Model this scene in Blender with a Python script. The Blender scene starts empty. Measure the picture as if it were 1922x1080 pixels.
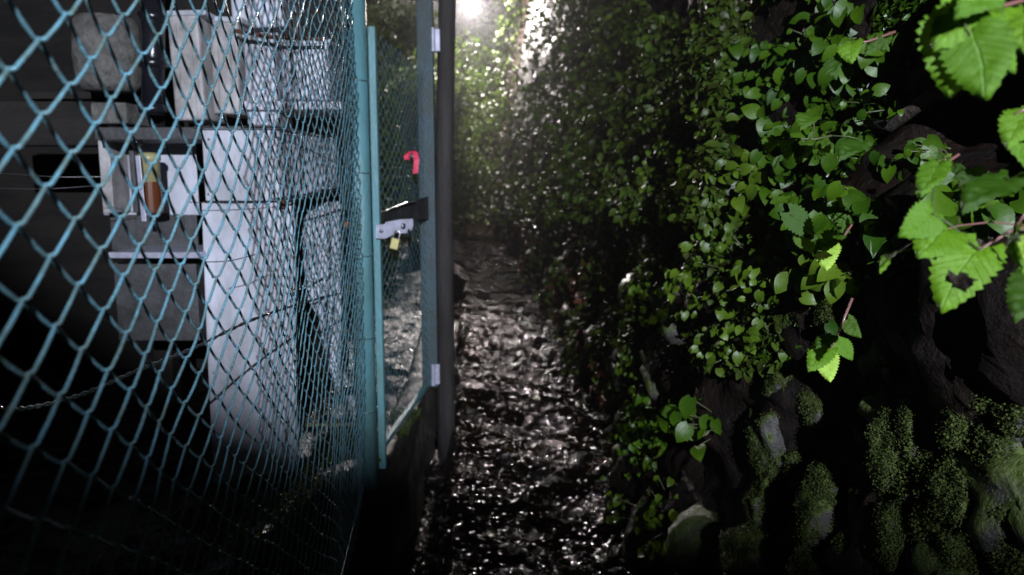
import bpy, bmesh, math, random
import numpy as np
from mathutils import Vector, Matrix, noise
S = bpy.context.scene
COL = S.collection
random.seed(7); RNG = np.random.default_rng(7)
R = math.radians

# ---------------------------------------------------------------- camera, world, lights
CAMZ = 1.65; PITCH = R(8.0); F = 1390.0
cam_d = bpy.data.cameras.new("camera"); cam = bpy.data.objects.new("camera", cam_d); COL.objects.link(cam)
cam.location = (0, 0, CAMZ); cam.rotation_euler = (R(90) - PITCH, 0, 0)
cam_d.sensor_width = 36; cam_d.lens = F / 1922 * 36; cam_d.clip_start = .02; cam_d.clip_end = 600
cam_d.dof.use_dof = True; cam_d.dof.focus_distance = 1.5; cam_d.dof.aperture_fstop = 4.0
S.camera = cam
W = bpy.data.worlds.new("World"); S.world = W; W.use_nodes = True
wn = W.node_tree.nodes; bg = wn['Background']
sky = wn.new('ShaderNodeTexSky'); sky.sky_type = 'NISHITA'; sky.sun_disc = False
sky.sun_elevation = R(0.0); sky.sun_rotation = R(180)
W.node_tree.links.new(sky.outputs[0], bg.inputs[0]); bg.inputs[1].default_value = 0.003
S.view_settings.view_transform = 'Standard'; S.view_settings.look = 'None'
S.view_settings.exposure = 0; S.view_settings.gamma = 1

def ray(px, py):
    x = (px - 961) / F; y = -(py - 540) / F
    c, s = math.cos(PITCH), math.sin(PITCH)
    return Vector((x, c + y * s, -s + y * c))
def P(px, py, Y):                       # point of the pixel's ray at world distance Y
    r = ray(px, py); return Vector((0, 0, CAMZ)) + r * (Y / r.y)
def G(px, py, z=0.0):                   # where the ray meets a level
    r = ray(px, py); return Vector((0, 0, CAMZ)) + r * ((z - CAMZ) / r.z)

LAMP = P(884, -14, 25.0)
def light(name, kind, loc, power, color, target=None, **kw):
    d = bpy.data.lights.new(name, kind); o = bpy.data.objects.new(name, d); COL.objects.link(o)
    d.energy = power; d.color = color; o.location = loc
    for k, v in kw.items(): setattr(d, k, v)
    if target is not None:
        o.rotation_euler = (Vector(target) - Vector(loc)).to_track_quat('-Z', 'Y').to_euler()
    return o
# lit lamp at the far end of the path, and the cold lamp that lights fence and leaves from behind the camera
light('street_lamp_light', 'POINT', LAMP + Vector((0, -.05, -.42)), 7000, (1, .90, .86), shadow_soft_size=.13)
FRONT = Vector((.55, -3.0, 2.75))
fl = light('front_lamp_light', 'SPOT', FRONT, 2050, (.80, .86, 1.0), FRONT + Vector((-.06, 1, .03)),
      shadow_soft_size=.007, spot_size=R(49), spot_blend=.34)
fl.scale = (1.5, 1, 1); fl.rotation_euler.rotate_axis('Z', R(-19))     # an oval beam, hanging lower on the right

# ---------------------------------------------------------------- materials
def mat(name, color, rough=.6, metal=0., var=None, scale=8., bump=0., bscale=40., spec=.5, rvar=0., trans=0., coat=0., det=6, stretch=None):
    m = bpy.data.materials.new(name); m.use_nodes = True
    nt = m.node_tree; N = nt.nodes; L = nt.links; b = N['Principled BSDF']
    b.inputs['Base Color'].default_value = (*color, 1); b.inputs['Roughness'].default_value = rough
    b.inputs['Metallic'].default_value = metal; b.inputs['Specular IOR Level'].default_value = spec
    b.inputs['Coat Weight'].default_value = coat; b.inputs['Coat Roughness'].default_value = .15
    tc = N.new('ShaderNodeTexCoord'); co = tc.outputs['Object']
    if stretch:
        mp = N.new('ShaderNodeMapping'); mp.inputs['Scale'].default_value = stretch; L.new(co, mp.inputs[0]); co = mp.outputs[0]
    if var:
        n = N.new('ShaderNodeTexNoise'); n.inputs['Scale'].default_value = scale; n.inputs['Detail'].default_value = det
        n.inputs['Roughness'].default_value = .62; L.new(co, n.inputs['Vector'])
        r = N.new('ShaderNodeValToRGB'); r.color_ramp.elements[0].position = .36; r.color_ramp.elements[1].position = .66
        r.color_ramp.elements[0].color = (*var, 1); r.color_ramp.elements[1].color = (*color, 1)
        L.new(n.outputs['Fac'], r.inputs[0]); L.new(r.outputs[0], b.inputs['Base Color'])
    if rvar:
        n2 = N.new('ShaderNodeTexNoise'); n2.inputs['Scale'].default_value = scale * .7; n2.inputs['Detail'].default_value = 4
        L.new(co, n2.inputs['Vector'])
        mr = N.new('ShaderNodeMapRange'); mr.inputs[1].default_value = .35; mr.inputs[2].default_value = .65
        mr.inputs[3].default_value = max(.03, rough - rvar); mr.inputs[4].default_value = min(1, rough + rvar)
        L.new(n2.outputs['Fac'], mr.inputs[0]); L.new(mr.outputs[0], b.inputs['Roughness'])
    if bump:
        n3 = N.new('ShaderNodeTexNoise'); n3.inputs['Scale'].default_value = bscale; n3.inputs['Detail'].default_value = 8
        n3.inputs['Roughness'].default_value = .65; L.new(co, n3.inputs['Vector'])
        bp = N.new('ShaderNodeBump'); bp.inputs['Strength'].default_value = min(1, bump); bp.inputs['Distance'].default_value = .02 * max(1, bump)
        L.new(n3.outputs['Fac'], bp.inputs['Height']); L.new(bp.outputs[0], b.inputs['Normal'])
    return m

def leaf_mat(name, dark, light_, rough=.32, transl=.35):
    m = bpy.data.materials.new(name); m.use_nodes = True
    nt = m.node_tree; N = nt.nodes; L = nt.links; b = N['Principled BSDF']; out = N['Material Output']
    at = N.new('ShaderNodeAttribute'); at.attribute_name = 'var'
    r = N.new('ShaderNodeValToRGB'); r.color_ramp.elements[0].color = (*dark, 1); r.color_ramp.elements[1].color = (*light_, 1)
    tc = N.new('ShaderNodeTexCoord'); n = N.new('ShaderNodeTexNoise'); n.inputs['Scale'].default_value = 60; n.inputs['Detail'].default_value = 4
    L.new(tc.outputs['Object'], n.inputs['Vector'])
    ad = N.new('ShaderNodeMath'); ad.operation = 'MULTIPLY_ADD'; ad.inputs[1].default_value = .5; L.new(n.outputs['Fac'], ad.inputs[0]); L.new(at.outputs['Fac'], ad.inputs[2])
    sb = N.new('ShaderNodeMath'); sb.operation = 'SUBTRACT'; sb.inputs[1].default_value = .25; L.new(ad.outputs[0], sb.inputs[0])
    L.new(sb.outputs[0], r.inputs[0]); L.new(r.outputs[0], b.inputs['Base Color'])
    b.inputs['Roughness'].default_value = rough; b.inputs['Specular IOR Level'].default_value = .5
    bp = N.new('ShaderNodeBump'); bp.inputs['Strength'].default_value = .5; bp.inputs['Distance'].default_value = .003
    L.new(n.outputs['Fac'], bp.inputs['Height']); L.new(bp.outputs[0], b.inputs['Normal'])
    t = N.new('ShaderNodeBsdfTranslucent'); L.new(r.outputs[0], t.inputs[0])
    mx = N.new('ShaderNodeMixShader'); mx.inputs[0].default_value = transl
    L.new(b.outputs[0], mx.inputs[1]); L.new(t.outputs[0], mx.inputs[2]); L.new(mx.outputs[0], out.inputs[0])
    return m

M = {}
M['teal'] = mat('teal_coating', (.14, .34, .44), .34, var=(.12, .19, .18), scale=34, rvar=.16, bump=.4, bscale=160)
M['post'] = mat('teal_paint', (.12, .30, .35), .42, var=(.10, .22, .21), scale=9, bump=.35, bscale=60, stretch=(1, 1, .35))
M['post_shaded'] = mat('shaded_teal_paint', (.05, .10, .12), .5, var=(.05, .07, .07), scale=9, bump=.35, bscale=60)  # teal paint darkened to carry the dimmer light on the far stile
M['white'] = mat('white_paint', (.70, .72, .82), .45, var=(.33, .33, .36), scale=4, bump=.3, bscale=30, stretch=(1, 1, .5))
M['cream'] = mat('dirty_white_plastic', (.52, .50, .50), .5, var=(.22, .20, .19), scale=7, bump=.3, bscale=25)
M['greybox'] = mat('grey_panel', (.085, .085, .09), .5, var=(.035, .035, .035), scale=9, bump=.3, bscale=40)
M['stonepot'] = mat('pitted_stone', (.20, .19, .17), .8, var=(.09, .085, .08), scale=20, bump=.9, bscale=50)
M['black'] = mat('black_plastic', (.012, .012, .016), .22, bump=.1)
M['steel'] = mat('bare_steel', (.60, .60, .60), .28, metal=1, rvar=.1, scale=30)
M['rust'] = mat('rusty_steel', (.16, .06, .03), .7, var=(.06, .03, .02), scale=40, bump=.5)
M['brass'] = mat('brass', (.55, .50, .22), .35, metal=.8)
M['hasp'] = mat('galvanised_plate', (.55, .55, .68), .45, metal=.3, var=(.35, .35, .42), scale=20)
M['amber'] = mat('amber_plastic', (.12, .035, .012), .25, coat=.5)
M['yellowed'] = mat('yellowed_plastic', (.40, .36, .17), .35)
M['pink'] = mat('pink_tape', (.85, .06, .14), .5, var=(.6, .02, .07), scale=40)
M['orange'] = mat('orange_plastic', (.75, .22, .01), .35)
M['pillar'] = mat('weathered_timber', (.060, .056, .054), .7, var=(.030, .026, .025), scale=12, bump=.6, bscale=40, stretch=(1, 1, .15))
M['darkwood'] = mat('dark_timber', (.022, .017, .014), .8, var=(.008, .007, .006), scale=10, bump=.6, stretch=(.3, 1, 1))
M['concrete'] = mat('stained_concrete', (.045, .042, .038), .5, var=(.015, .014, .012), scale=7, bump=.9, bscale=25, rvar=.25)
M['earth'] = mat('dark_earth', (.016, .009, .006), .6, var=(.005, .004, .0035), scale=9, bump=1., bscale=22, rvar=.25, spec=.15)
M['yard'] = mat('wet_gravel', (.045, .040, .036), .35, var=(.015, .014, .012), scale=25, bump=1.5, bscale=45, rvar=.2)
M['path'] = mat('wet_path', (.010, .006, .004), .12, var=(.004, .003, .002), scale=14, bump=1.8, bscale=34, rvar=.06, spec=.8)
M['bark'] = mat('bark', (.06, .045, .03), .8, var=(.025, .02, .015), scale=15, bump=.9, bscale=30)
M['stem'] = mat('green_stem', (.05, .06, .02), .5)
M['redstem'] = mat('reddish_stem', (.16, .07, .06), .45, coat=.3)
M['wire'] = mat('thin_wire', (.35, .35, .35), .25, metal=.9, rvar=.1)
M['leaf_near'] = leaf_mat('bright_serrated_leaf', (.045, .14, .003), (.14, .28, .006), .45, .25)
def veins(m):
    nt = m.node_tree; N = nt.nodes; L = nt.links; b = N['Principled BSDF']
    def math_(op, a, b_=None, c=None):
        n = N.new('ShaderNodeMath'); n.operation = op
        for i, q in enumerate((a, b_, c)):
            if q is None: continue
            if isinstance(q, (int, float)): n.inputs[i].default_value = q
            else: L.new(q, n.inputs[i])
        return n.outputs[0]
    u = N.new('ShaderNodeAttribute'); u.attribute_name = 'lu'; t = N.new('ShaderNodeAttribute'); t.attribute_name = 'lt'
    au = math_('ABSOLUTE', u.outputs['Fac'])
    k = math_('MULTIPLY_ADD', au, -7.5, math_('MULTIPLY', t.outputs['Fac'], 9.0))
    v = math_('ABSOLUTE', math_('SUBTRACT', math_('FRACT', math_('ADD', k, 20.0)), .5))     # .5 on a side vein
    side = math_('SMOOTH_MIN', v, .5, 0.0); sv = N.new('ShaderNodeMapRange'); sv.inputs[1].default_value = .40; sv.inputs[2].default_value = .49; L.new(side, sv.inputs[0])
    mv = N.new('ShaderNodeMapRange'); mv.inputs[1].default_value = .022; mv.inputs[2].default_value = .008; L.new(au, mv.inputs[0])
    al = math_('MAXIMUM', sv.outputs[0], mv.outputs[0])
    src = b.inputs['Base Color'].links[0].from_socket
    mx = N.new('ShaderNodeMix'); mx.data_type = 'RGBA'; L.new(math_('MULTIPLY', al, .13), mx.inputs[0]); L.new(src, mx.inputs[6]); mx.inputs[7].default_value = (.22, .45, .08, 1)
    L.new(mx.outputs[2], b.inputs['Base Color'])
    old = b.inputs['Normal'].links[0].from_node; bp = N.new('ShaderNodeBump'); bp.invert = True; bp.inputs['Strength'].default_value = .5; bp.inputs['Distance'].default_value = .008
    L.new(al, bp.inputs['Height']); L.new(old.outputs[0], bp.inputs['Normal']); L.new(bp.outputs[0], b.inputs['Normal'])
veins(M['leaf_near'])
M['leaf_mid'] = leaf_mat('round_green_leaf', (.018, .065, .002), (.070, .150, .003), .46, .35)
M['leaf_yellow'] = leaf_mat('yellow_green_leaf', (.035, .075, .004), (.11, .19, .010), .44, .35)
M['leaf_lime'] = leaf_mat('lime_leaf', (.25, .45, .05), (.40, .60, .08), .38, .25)
M['leaf_far'] = leaf_mat('dark_undergrowth_leaf', (.034, .042, .006), (.075, .14, .012), .46, .4)
M['ivy'] = leaf_mat('ivy_leaf', (.012, .036, .002), (.045, .10, .004), .34, .3)
M['moss'] = leaf_mat('moss', (.018, .028, .003), (.070, .10, .010), .8, .35)
M['litter'] = leaf_mat('wet_litter', (.012, .008, .005), (.045, .026, .014), .2, .1)
M['dead'] = leaf_mat('dead_leaf', (.05, .020, .010), (.18, .065, .03), .28, .2)
def patchy_wet(m, scale, lo, hi):      # wet film with dull patches of litter between
    nt = m.node_tree; N = nt.nodes; L = nt.links; b = N['Principled BSDF']
    tc = N.new('ShaderNodeTexCoord'); n = N.new('ShaderNodeTexNoise'); n.inputs['Scale'].default_value = scale; n.inputs['Detail'].default_value = 7; n.inputs['Roughness'].default_value = .7
    L.new(tc.outputs['Object'], n.inputs['Vector'])
    mr = N.new('ShaderNodeMapRange'); mr.inputs[1].default_value = lo; mr.inputs[2].default_value = hi; mr.inputs[3].default_value = 0; mr.inputs[4].default_value = .9
    L.new(n.outputs['Fac'], mr.inputs[0]); L.new(mr.outputs[0], b.inputs['Specular IOR Level'])
patchy_wet(M['path'], 3.2, .485, .54); patchy_wet(M['yard'], 5, .45, .55)
# mossy stone: moss where faces look up and to the path
def stone_material():
    m = mat('mossy_stone', (.085, .08, .075), .38, var=(.025, .023, .021), scale=14, bump=1., bscale=30, rvar=.2)
    nt = m.node_tree; N = nt.nodes; L = nt.links; b = N['Principled BSDF']
    src = b.inputs['Base Color'].links[0].from_socket
    g = N.new('ShaderNodeNewGeometry'); sp = N.new('ShaderNodeVectorMath'); sp.operation = 'DOT_PRODUCT'
    sp.inputs[1].default_value = (-.6, 0, .8); L.new(g.outputs['Normal'], sp.inputs[0])
    tc = N.new('ShaderNodeTexCoord'); n = N.new('ShaderNodeTexNoise'); n.inputs['Scale'].default_value = 7; n.inputs['Detail'].default_value = 5
    L.new(tc.outputs['Object'], n.inputs['Vector'])
    a = N.new('ShaderNodeMath'); a.operation = 'MULTIPLY_ADD'; a.inputs[1].default_value = 2.4; L.new(n.outputs['Fac'], a.inputs[0]); L.new(sp.outputs['Value'], a.inputs[2])
    mr = N.new('ShaderNodeMapRange'); mr.inputs[1].default_value = 1.45; mr.inputs[2].default_value = 1.75; L.new(a.outputs[0], mr.inputs[0])
    n2 = N.new('ShaderNodeTexNoise'); n2.inputs['Scale'].default_value = 90; L.new(tc.outputs['Object'], n2.inputs['Vector'])
    cr = N.new('ShaderNodeValToRGB'); cr.color_ramp.elements[0].color = (.018, .03, .005, 1); cr.color_ramp.elements[1].color = (.10, .14, .02, 1)
    L.new(n2.outputs['Fac'], cr.inputs[0])
    mx = N.new('ShaderNodeMix'); mx.data_type = 'RGBA'; L.new(mr.outputs[0], mx.inputs[0]); L.new(src, mx.inputs[6]); L.new(cr.outputs[0], mx.inputs[7])
    L.new(mx.outputs[2], b.inputs['Base Color'])
    return m
M['stone'] = stone_material()
def emit(name, color, st):
    m = bpy.data.materials.new(name); m.use_nodes = True; b = m.node_tree.nodes['Principled BSDF']
    b.inputs['Base Color'].default_value = (.8, .8, .8, 1); b.inputs['Emission Color'].default_value = (*color, 1); b.inputs['Emission Strength'].default_value = st
    return m
M['bulb'] = emit('lit_lamp_glass', (1, .95, .9), 60)

# ---------------------------------------------------------------- helpers
class MB:
    def __init__(s): s.v = []; s.f = []
    def add(s, vs, fs):
        o = len(s.v); s.v += [tuple(v) for v in vs]; s.f += [tuple(i + o for i in f) for f in fs]; return s
    def box(s, c, size, rot=None):
        c = Vector(c); x, y, z = [k / 2 for k in size]
        vs = [Vector((a * x, b * y, d * z)) for a in (-1, 1) for b in (-1, 1) for d in (-1, 1)]
        if rot: vs = [rot @ v for v in vs]
        return s.add([c + v for v in vs], [(0, 1, 3, 2), (4, 6, 7, 5), (0, 4, 5, 1), (2, 3, 7, 6), (0, 2, 6, 4), (1, 5, 7, 3)])
    def prism(s, pts, d):                # closed outline of 3D points, pushed by vector d
        n = len(pts); a = [Vector(p) for p in pts]; b = [p + Vector(d) for p in a]
        return s.add(a + b, [tuple(range(n))[::-1], tuple(range(n, 2 * n))] + [(i, (i + 1) % n, n + (i + 1) % n, n + i) for i in range(n)])
    def tube(s, pts, r, n=6, cap=True):
        pts = [Vector(p) for p in pts]; m = len(pts); rs = r if hasattr(r, '__len__') else [r] * m
        vs = []; up = None
        for i, p in enumerate(pts):
            t = (pts[min(i + 1, m - 1)] - pts[max(i - 1, 0)]).normalized()
            if up is None: up = t.orthogonal().normalized()
            up = (up - t * up.dot(t)); up = up.normalized() if up.length > 1e-6 else t.orthogonal().normalized()
            w = t.cross(up)
            for k in range(n):
                a = 2 * math.pi * k / n; vs.append(p + (up * math.cos(a) + w * math.sin(a)) * rs[i])
        fs = [(i * n + k, i * n + (k + 1) % n, (i + 1) * n + (k + 1) % n, (i + 1) * n + k) for i in range(m - 1) for k in range(n)]
        if cap: fs += [tuple(range(n))[::-1], tuple(range((m - 1) * n, m * n))]
        return s.add(vs, fs)
    def lathe(s, base, prof, n=20, axis=(0, 0, 1)):
        ax = Vector(axis).normalized(); u = ax.orthogonal().normalized(); w = ax.cross(u); base = Vector(base)
        vs = [base + ax * z + (u * math.cos(2 * math.pi * k / n) + w * math.sin(2 * math.pi * k / n)) * r for r, z in prof for k in range(n)]
        fs = [(i * n + k, i * n + (k + 1) % n, (i + 1) * n + (k + 1) % n, (i + 1) * n + k) for i in range(len(prof) - 1) for k in range(n)]
        fs += [tuple(range(n))[::-1], tuple(range((len(prof) - 1) * n, len(prof) * n))]
        return s.add(vs, fs)
    def build(s, name, m, parent=None, smooth=False, bevel=0, origin=None):
        me = bpy.data.meshes.new(name); vs = s.v
        o_loc = Vector((0, 0, 0))
        if origin is not None: o_loc = Vector(origin)
        elif parent is not None: o_loc = parent_world(parent)
        vs = [(v[0] - o_loc.x, v[1] - o_loc.y, v[2] - o_loc.z) for v in vs]
        me.from_pydata(vs, [], s.f)
        bm = bmesh.new(); bm.from_mesh(me)
        bmesh.ops.recalc_face_normals(bm, faces=bm.faces); bm.to_mesh(me); bm.free()
        me.update()
        me.materials.append(m)
        if smooth: me.polygons.foreach_set('use_smooth', [True] * len(me.polygons))
        o = bpy.data.objects.new(name, me); COL.objects.link(o)
        if parent is not None: o.parent = parent
        elif origin is not None: o.location = o_loc
        if bevel:
            bv = o.modifiers.new('bevel', 'BEVEL'); bv.width = bevel; bv.segments = 2; bv.limit_method = 'ANGLE'
        return o
def parent_world(p):
    l = Vector(p.location)
    while p.parent: p = p.parent; l = l + Vector(p.location)
    return l
def tag(o, label, cat, group=None, kind=None):
    if label: o['label'] = label
    if cat: o['category'] = cat
    if group: o['group'] = group
    if kind: o['kind'] = kind
    return o
def thing(name, loc, label, cat, group=None):
    o = bpy.data.objects.new(name, None); COL.objects.link(o); o.location = loc; o.empty_display_size = .1
    return tag(o, label, cat, group)
def struct(o): o['kind'] = 'structure'; return o

def np_mesh(name, V, Fq, m, parent=None, var=None, smooth=False, origin=(0, 0, 0)):
    o_loc = parent_world(parent) if parent is not None else Vector(origin)
    V = np.asarray(V, dtype=np.float64) - np.array(o_loc)
    me = bpy.data.meshes.new(name); Fq = np.asarray(Fq)
    k = Fq.shape[1]
    me.vertices.add(len(V)); me.vertices.foreach_set('co', V.ravel())
    me.loops.add(Fq.size); me.loops.foreach_set('vertex_index', Fq.ravel().astype(np.int32))
    me.polygons.add(len(Fq)); me.polygons.foreach_set('loop_start', np.arange(0, Fq.size, k, dtype=np.int32))
    me.polygons.foreach_set('loop_total', np.full(len(Fq), k, dtype=np.int32))
    if smooth: me.polygons.foreach_set('use_smooth', np.ones(len(Fq), dtype=bool))
    if var is not None:
        a = me.attributes.new('var', 'FLOAT', 'POINT'); a.data.foreach_set('value', np.asarray(var, dtype=np.float32))
    me.update(calc_edges=True); me.validate()
    me.materials.append(m)
    o = bpy.data.objects.new(name, me); COL.objects.link(o)
    if parent is not None: o.parent = parent
    else: o.location = o_loc
    return o

# leaf templates: x across, y base->tip, z out of the leaf
def leaf_template(rows, serr=0., lobe=.0, wid=.42, cols=2, fold=.10, curl=.12):
    V = []; Fq = []
    for i in range(rows + 1):
        t = i / rows
        w = wid * (math.sin(math.pi * min(1, t * .92 + .06) ** .72)) ** .9 if t < 1 else .012
        if serr and 0 < i < rows: w *= 1 + (serr if i % 2 else -serr)
        for j in range(-cols, cols + 1):
            u = j / cols
            y = t - (lobe * abs(u) ** 1.5 * (1 - t) ** 2) + (.06 * abs(u) if serr and i % 2 else 0) * 0
            z = fold * abs(u) * w / wid + curl * -(t - .4) ** 2 - .08 * u * u * (1 if serr else .3) + .012 * math.sin(9 * t + 3 * abs(u))
            V.append((u * w, y, z))
    c = 2 * cols + 1
    for i in range(rows):
        for j in range(c - 1): Fq.append((i * c + j, i * c + j + 1, (i + 1) * c + j + 1, (i + 1) * c + j))
    return np.array(V), np.array(Fq)
T_NEAR = leaf_template(22, .085, .20, .40, 3, .10, .35)
T_MID = leaf_template(6, 0, .14, .44, 1, .12, .35)
T_LOW = leaf_template(3, 0, 0, .36, 1, .12, .35)
def unit(a): return a / np.maximum(np.linalg.norm(a, axis=-1, keepdims=True), 1e-9)
T_TINY = (np.array([(-.5, 0, 0), (.5, 0, .1), (.35, 1, 0), (-.35, .9, .15)]), np.array([(0, 1, 2, 3)]))
def scatter(pos, nrm, tip, size, T):
    pos = np.asarray(pos, float); n = len(pos); V, Fq = T
    z = unit(np.asarray(nrm, float)); y = np.asarray(tip, float); y = unit(y - z * (y * z).sum(1, keepdims=True)); x = np.cross(y, z)
    size = np.asarray(size, float)[:, None, None]
    P_ = pos[:, None, :] + size * (V[None, :, 0:1] * x[:, None, :] + V[None, :, 1:2] * y[:, None, :] + V[None, :, 2:3] * z[:, None, :])
    Q = Fq[None] + (np.arange(n) * len(V))[:, None, None]
    return P_.reshape(-1, 3), Q.reshape(-1, 4)
def leaf_obj(name, pos, nrm, tip, size, T, m, parent=None, origin=(0, 0, 0), vr=None):
    V, Q = scatter(pos, nrm, tip, size, T)
    v = RNG.random(len(pos)) if vr is None else vr
    return np_mesh(name, V, Q, m, parent, np.repeat(v, len(T[0])), False, origin)

# ---------------------------------------------------------------- terrain
BY = [-3, 0.3, 2, 5, 8, 12, 15, 20, 29, 40]; BX = [.80, .75, .66, .60, .62, .42, .15, -.25, -.95, -3.0]
def fbm(x, y, z, o=4):
    return noise.fractal(Vector((x, y, z)), .9, 2.1, o, noise_basis='PERLIN_ORIGINAL')
def bank0(Y, z):
    Y = np.asarray(Y, float); z = np.asarray(z, float)
    return np.interp(Y, BY, BX) + .13 * np.clip(z, -1, 1.7) + .30 * np.clip(z - 1.7, 0, 20) * np.interp(Y, [2, 12, 20], [1, .75, .55])
def bank_wob(Y, z):
    return .055 * np.sin(Y * 3.1 + z * 2.3) * np.sin(z * 4.1 - Y * 1.3) + .05 * np.sin(Y * 1.3 + 1) + .03 * np.sin(Y * 7.7 + z * 5.9)
def bank(Y, z):
    Y = np.asarray(Y); z = np.asarray(z)
    return bank0(Y, z) + bank_wob(Y, z) + .30 * np.exp(-((Y - 1.62) / .22) ** 2 - ((z - 1.78) / .10) ** 2)   # a dark hollow
def hit_bank(px, py):                    # arrays of pixels -> points on the bank
    px = np.atleast_1d(np.asarray(px, float)); py = np.atleast_1d(np.asarray(py, float))
    Ys = np.geomspace(.5, 40, 900); c, s = math.cos(PITCH), math.sin(PITCH)
    x = (px - 961) / F; y = -(py - 540) / F
    ry = c + y * s; rz = -s + y * c
    X = (x / ry)[:, None] * Ys; Z = CAMZ + (rz / ry)[:, None] * Ys
    ok = (X > bank(Ys[None, :], Z)) & (Z > -.3)
    i = ok.argmax(1); good = ok.any(1)
    k = np.arange(len(px))
    return np.stack([X[k, i], Ys[i], Z[k, i]], 1), good

# far ground sheet
g = MB(); g.add([(-200, -200, -1.6), (200, -200, -1.6), (200, 200, -1.6), (-200, 200, -1.6)], [(0, 1, 2, 3)])
struct(g.build('ground', M['earth']))

def grid(us, vs, fn):
    V = [fn(u, v) for v in vs for u in us]; nu = len(us)
    Q = [(j * nu + i, j * nu + i + 1, (j + 1) * nu + i + 1, (j + 1) * nu + i) for j in range(len(vs) - 1) for i in range(nu - 1)]
    return V, Q
PUD = [(g_.x, g_.y, r_) for g_, r_ in ((G(905, 690), .16), (G(890, 775), .10), (G(960, 660), .14), (G(940, 790), .08), (G(900, 860), .09), (G(880, 1045), .10), (G(1000, 720), .1), (G(930, 590), .16))]
def path_h(x, y):
    h = .07 * fbm(x * 1.7, y * 1.5, 3) + .030 * fbm(x * 6, y * 5.5, 7, 3) + .014 * fbm(x * 24, y * 21, 1, 2)
    w = -.012 + .0016 * fbm(x * 9, y * 9, 4, 3)          # standing water in the hollows
    for gx, gy, gr in PUD:
        d2 = ((x - gx) / gr) ** 2 + ((y - gy) / (gr * 1.6)) ** 2
        if d2 < 4: h -= .10 * math.exp(-d2)
    d = abs(x - (float(np.interp(y, BY, BX)) - .45)) - .22
    h = max(h, w) - .01 + (.42 * d * d if d > 0 else 0)
    xw = x; e = -.25 - .055 * (y - 3) + .05 * fbm(y * 2, 3, 1, 3)          # ditch added to darken the shaded strip between path and kerb
    if y < 12:
        k = min(1, max(0, (e - xw) / .10)); h -= .30 * k * k * (3 - 2 * k) + .8 * max(0, e - .1 - xw)
    return h
V, Q = grid(np.linspace(-1.5, 1.3, 190), np.concatenate([np.arange(.6, 7, .02), np.geomspace(7, 45, 200)]),
            lambda u, v: ((np.interp(v, BY, BX) - .6) + u, v, path_h((np.interp(v, BY, BX) - .6) + u, v)))
struct(np_mesh('path', V, Q, M['path'], smooth=True))

# yard slab behind the fence; its edge is the kerb
KERB = [G(250, 1330, .3), G(430, 1080, .3), G(560, 962, .3), G(645, 903, .3), G(700, 884, .3), G(735, 862, .3), G(780, 796, .3), G(808, 712, .3), G(826, 600, .3), G(840, 500, .3), G(838, 440, .3)]
KERB = [k for k in KERB]
KERB[0] = Vector((-1.35, 1.9, .3))
def kerb_x(y):
    return np.interp(y, [k.y for k in KERB], [k.x for k in KERB])
KY = KERB[-1].y
def yard_h(x, y): return .30 + .03 * fbm(x * 2, y * 2, 11, 3) + .018 * fbm(x * 11, y * 10, 5, 3)
V, Q = grid(np.linspace(0, 1, 150) ** 1.6, np.concatenate([np.arange(.2, 8, .035), np.geomspace(8, 34, 80)]),
            lambda u, v: (float(kerb_x(v)) - .10 - u * 7, v, yard_h(-u * 7, v)))
struct(np_mesh('yard', V, Q, M['yard'], smooth=True))

# kerb
def polyline_resample(pts, step):
    out = []
    for a, b in zip(pts[:-1], pts[1:]):
        n = max(1, int((b - a).length / step))
        out += [a.lerp(b, i / n) for i in range(n)]
    return out + [pts[-1]]
kp = polyline_resample([Vector((-1.75, .9, .3))] + KERB, .05)
prof = [(-.16, -1.3), (-.16, .012), (-.13, .03), (-.02, .03), (0, .01), (.012, -1.3)]
V = []; Q = []
for i, p in enumerate(kp):
    t = (kp[min(i + 1, len(kp) - 1)] - kp[max(i - 1, 0)]); t.z = 0; t.normalize(); nr = Vector((t.y, -t.x, 0))
    for a, z in prof:
        w = .012 * fbm(p.x * 6 + a * 9, p.y * 6, z * 6)
        q = p + nr * (a + w); V.append((q.x, q.y, .3 + z + w))
m_ = len(prof)
for i in range(len(kp) - 1):
    for k in range(m_ - 1): Q.append((i * m_ + k, i * m_ + k + 1, (i + 1) * m_ + k + 1, (i + 1) * m_ + k))
kerb = np_mesh('kerb', V, Q, M['concrete'], smooth=False, origin=tuple(KERB[3]))
tag(kerb, 'low stained concrete kerb with mossy near end running under the gate', 'kerb')
# moss on the near end of the kerb
pos = []; nr_ = []; tp = []; sz = []
for _ in range(9000):
    y = random.uniform(2.1, 3.0) if random.random() < .45 else random.uniform(3.0, 4.2)
    a = random.uniform(-.42, .02)
    if fbm(y * 4, a * 6, 2) < -.12: continue
    pos.append((float(kerb_x(y)) + a, y, .325 + random.random() * .02)); nr_.append((random.gauss(0, 1), random.gauss(0, 1), .6)); tp.append((random.gauss(0, .5), random.gauss(0, .5), 1)); sz.append(random.uniform(.008, .022))
mo = leaf_obj('moss', pos, nr_, tp, sz, T_LOW, M['moss'], kerb)

# bank: stone wall below, hillside above
Ysg = np.concatenate([np.arange(-.6, 7, .035), np.geomspace(7, 42, 160)])
Zw = np.linspace(-.5, 1.72, 70); Zh = np.concatenate([np.linspace(1.68, 4, 60), np.linspace(4.1, 14, 40)])
def bankpt(y, z):
    x = float(bank(y, z)) + .09 * fbm(y * 2.4, z * 2.4, 4) + .05 * fbm(y * 7, z * 7, 9, 3)
    return (x, y, z)
wall = thing('retaining_wall', (1.0, 3, 0), 'old mossy stone and earth retaining wall along the right side of the wet path', 'wall')
V, Q = grid(Ysg, Zw, bankpt); np_mesh('earth_face', V, Q, M['earth'], wall, smooth=True)
V, Q = grid(Ysg, Zh, bankpt); struct(np_mesh('hillside', V, Q, M['earth'], smooth=True))

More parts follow.
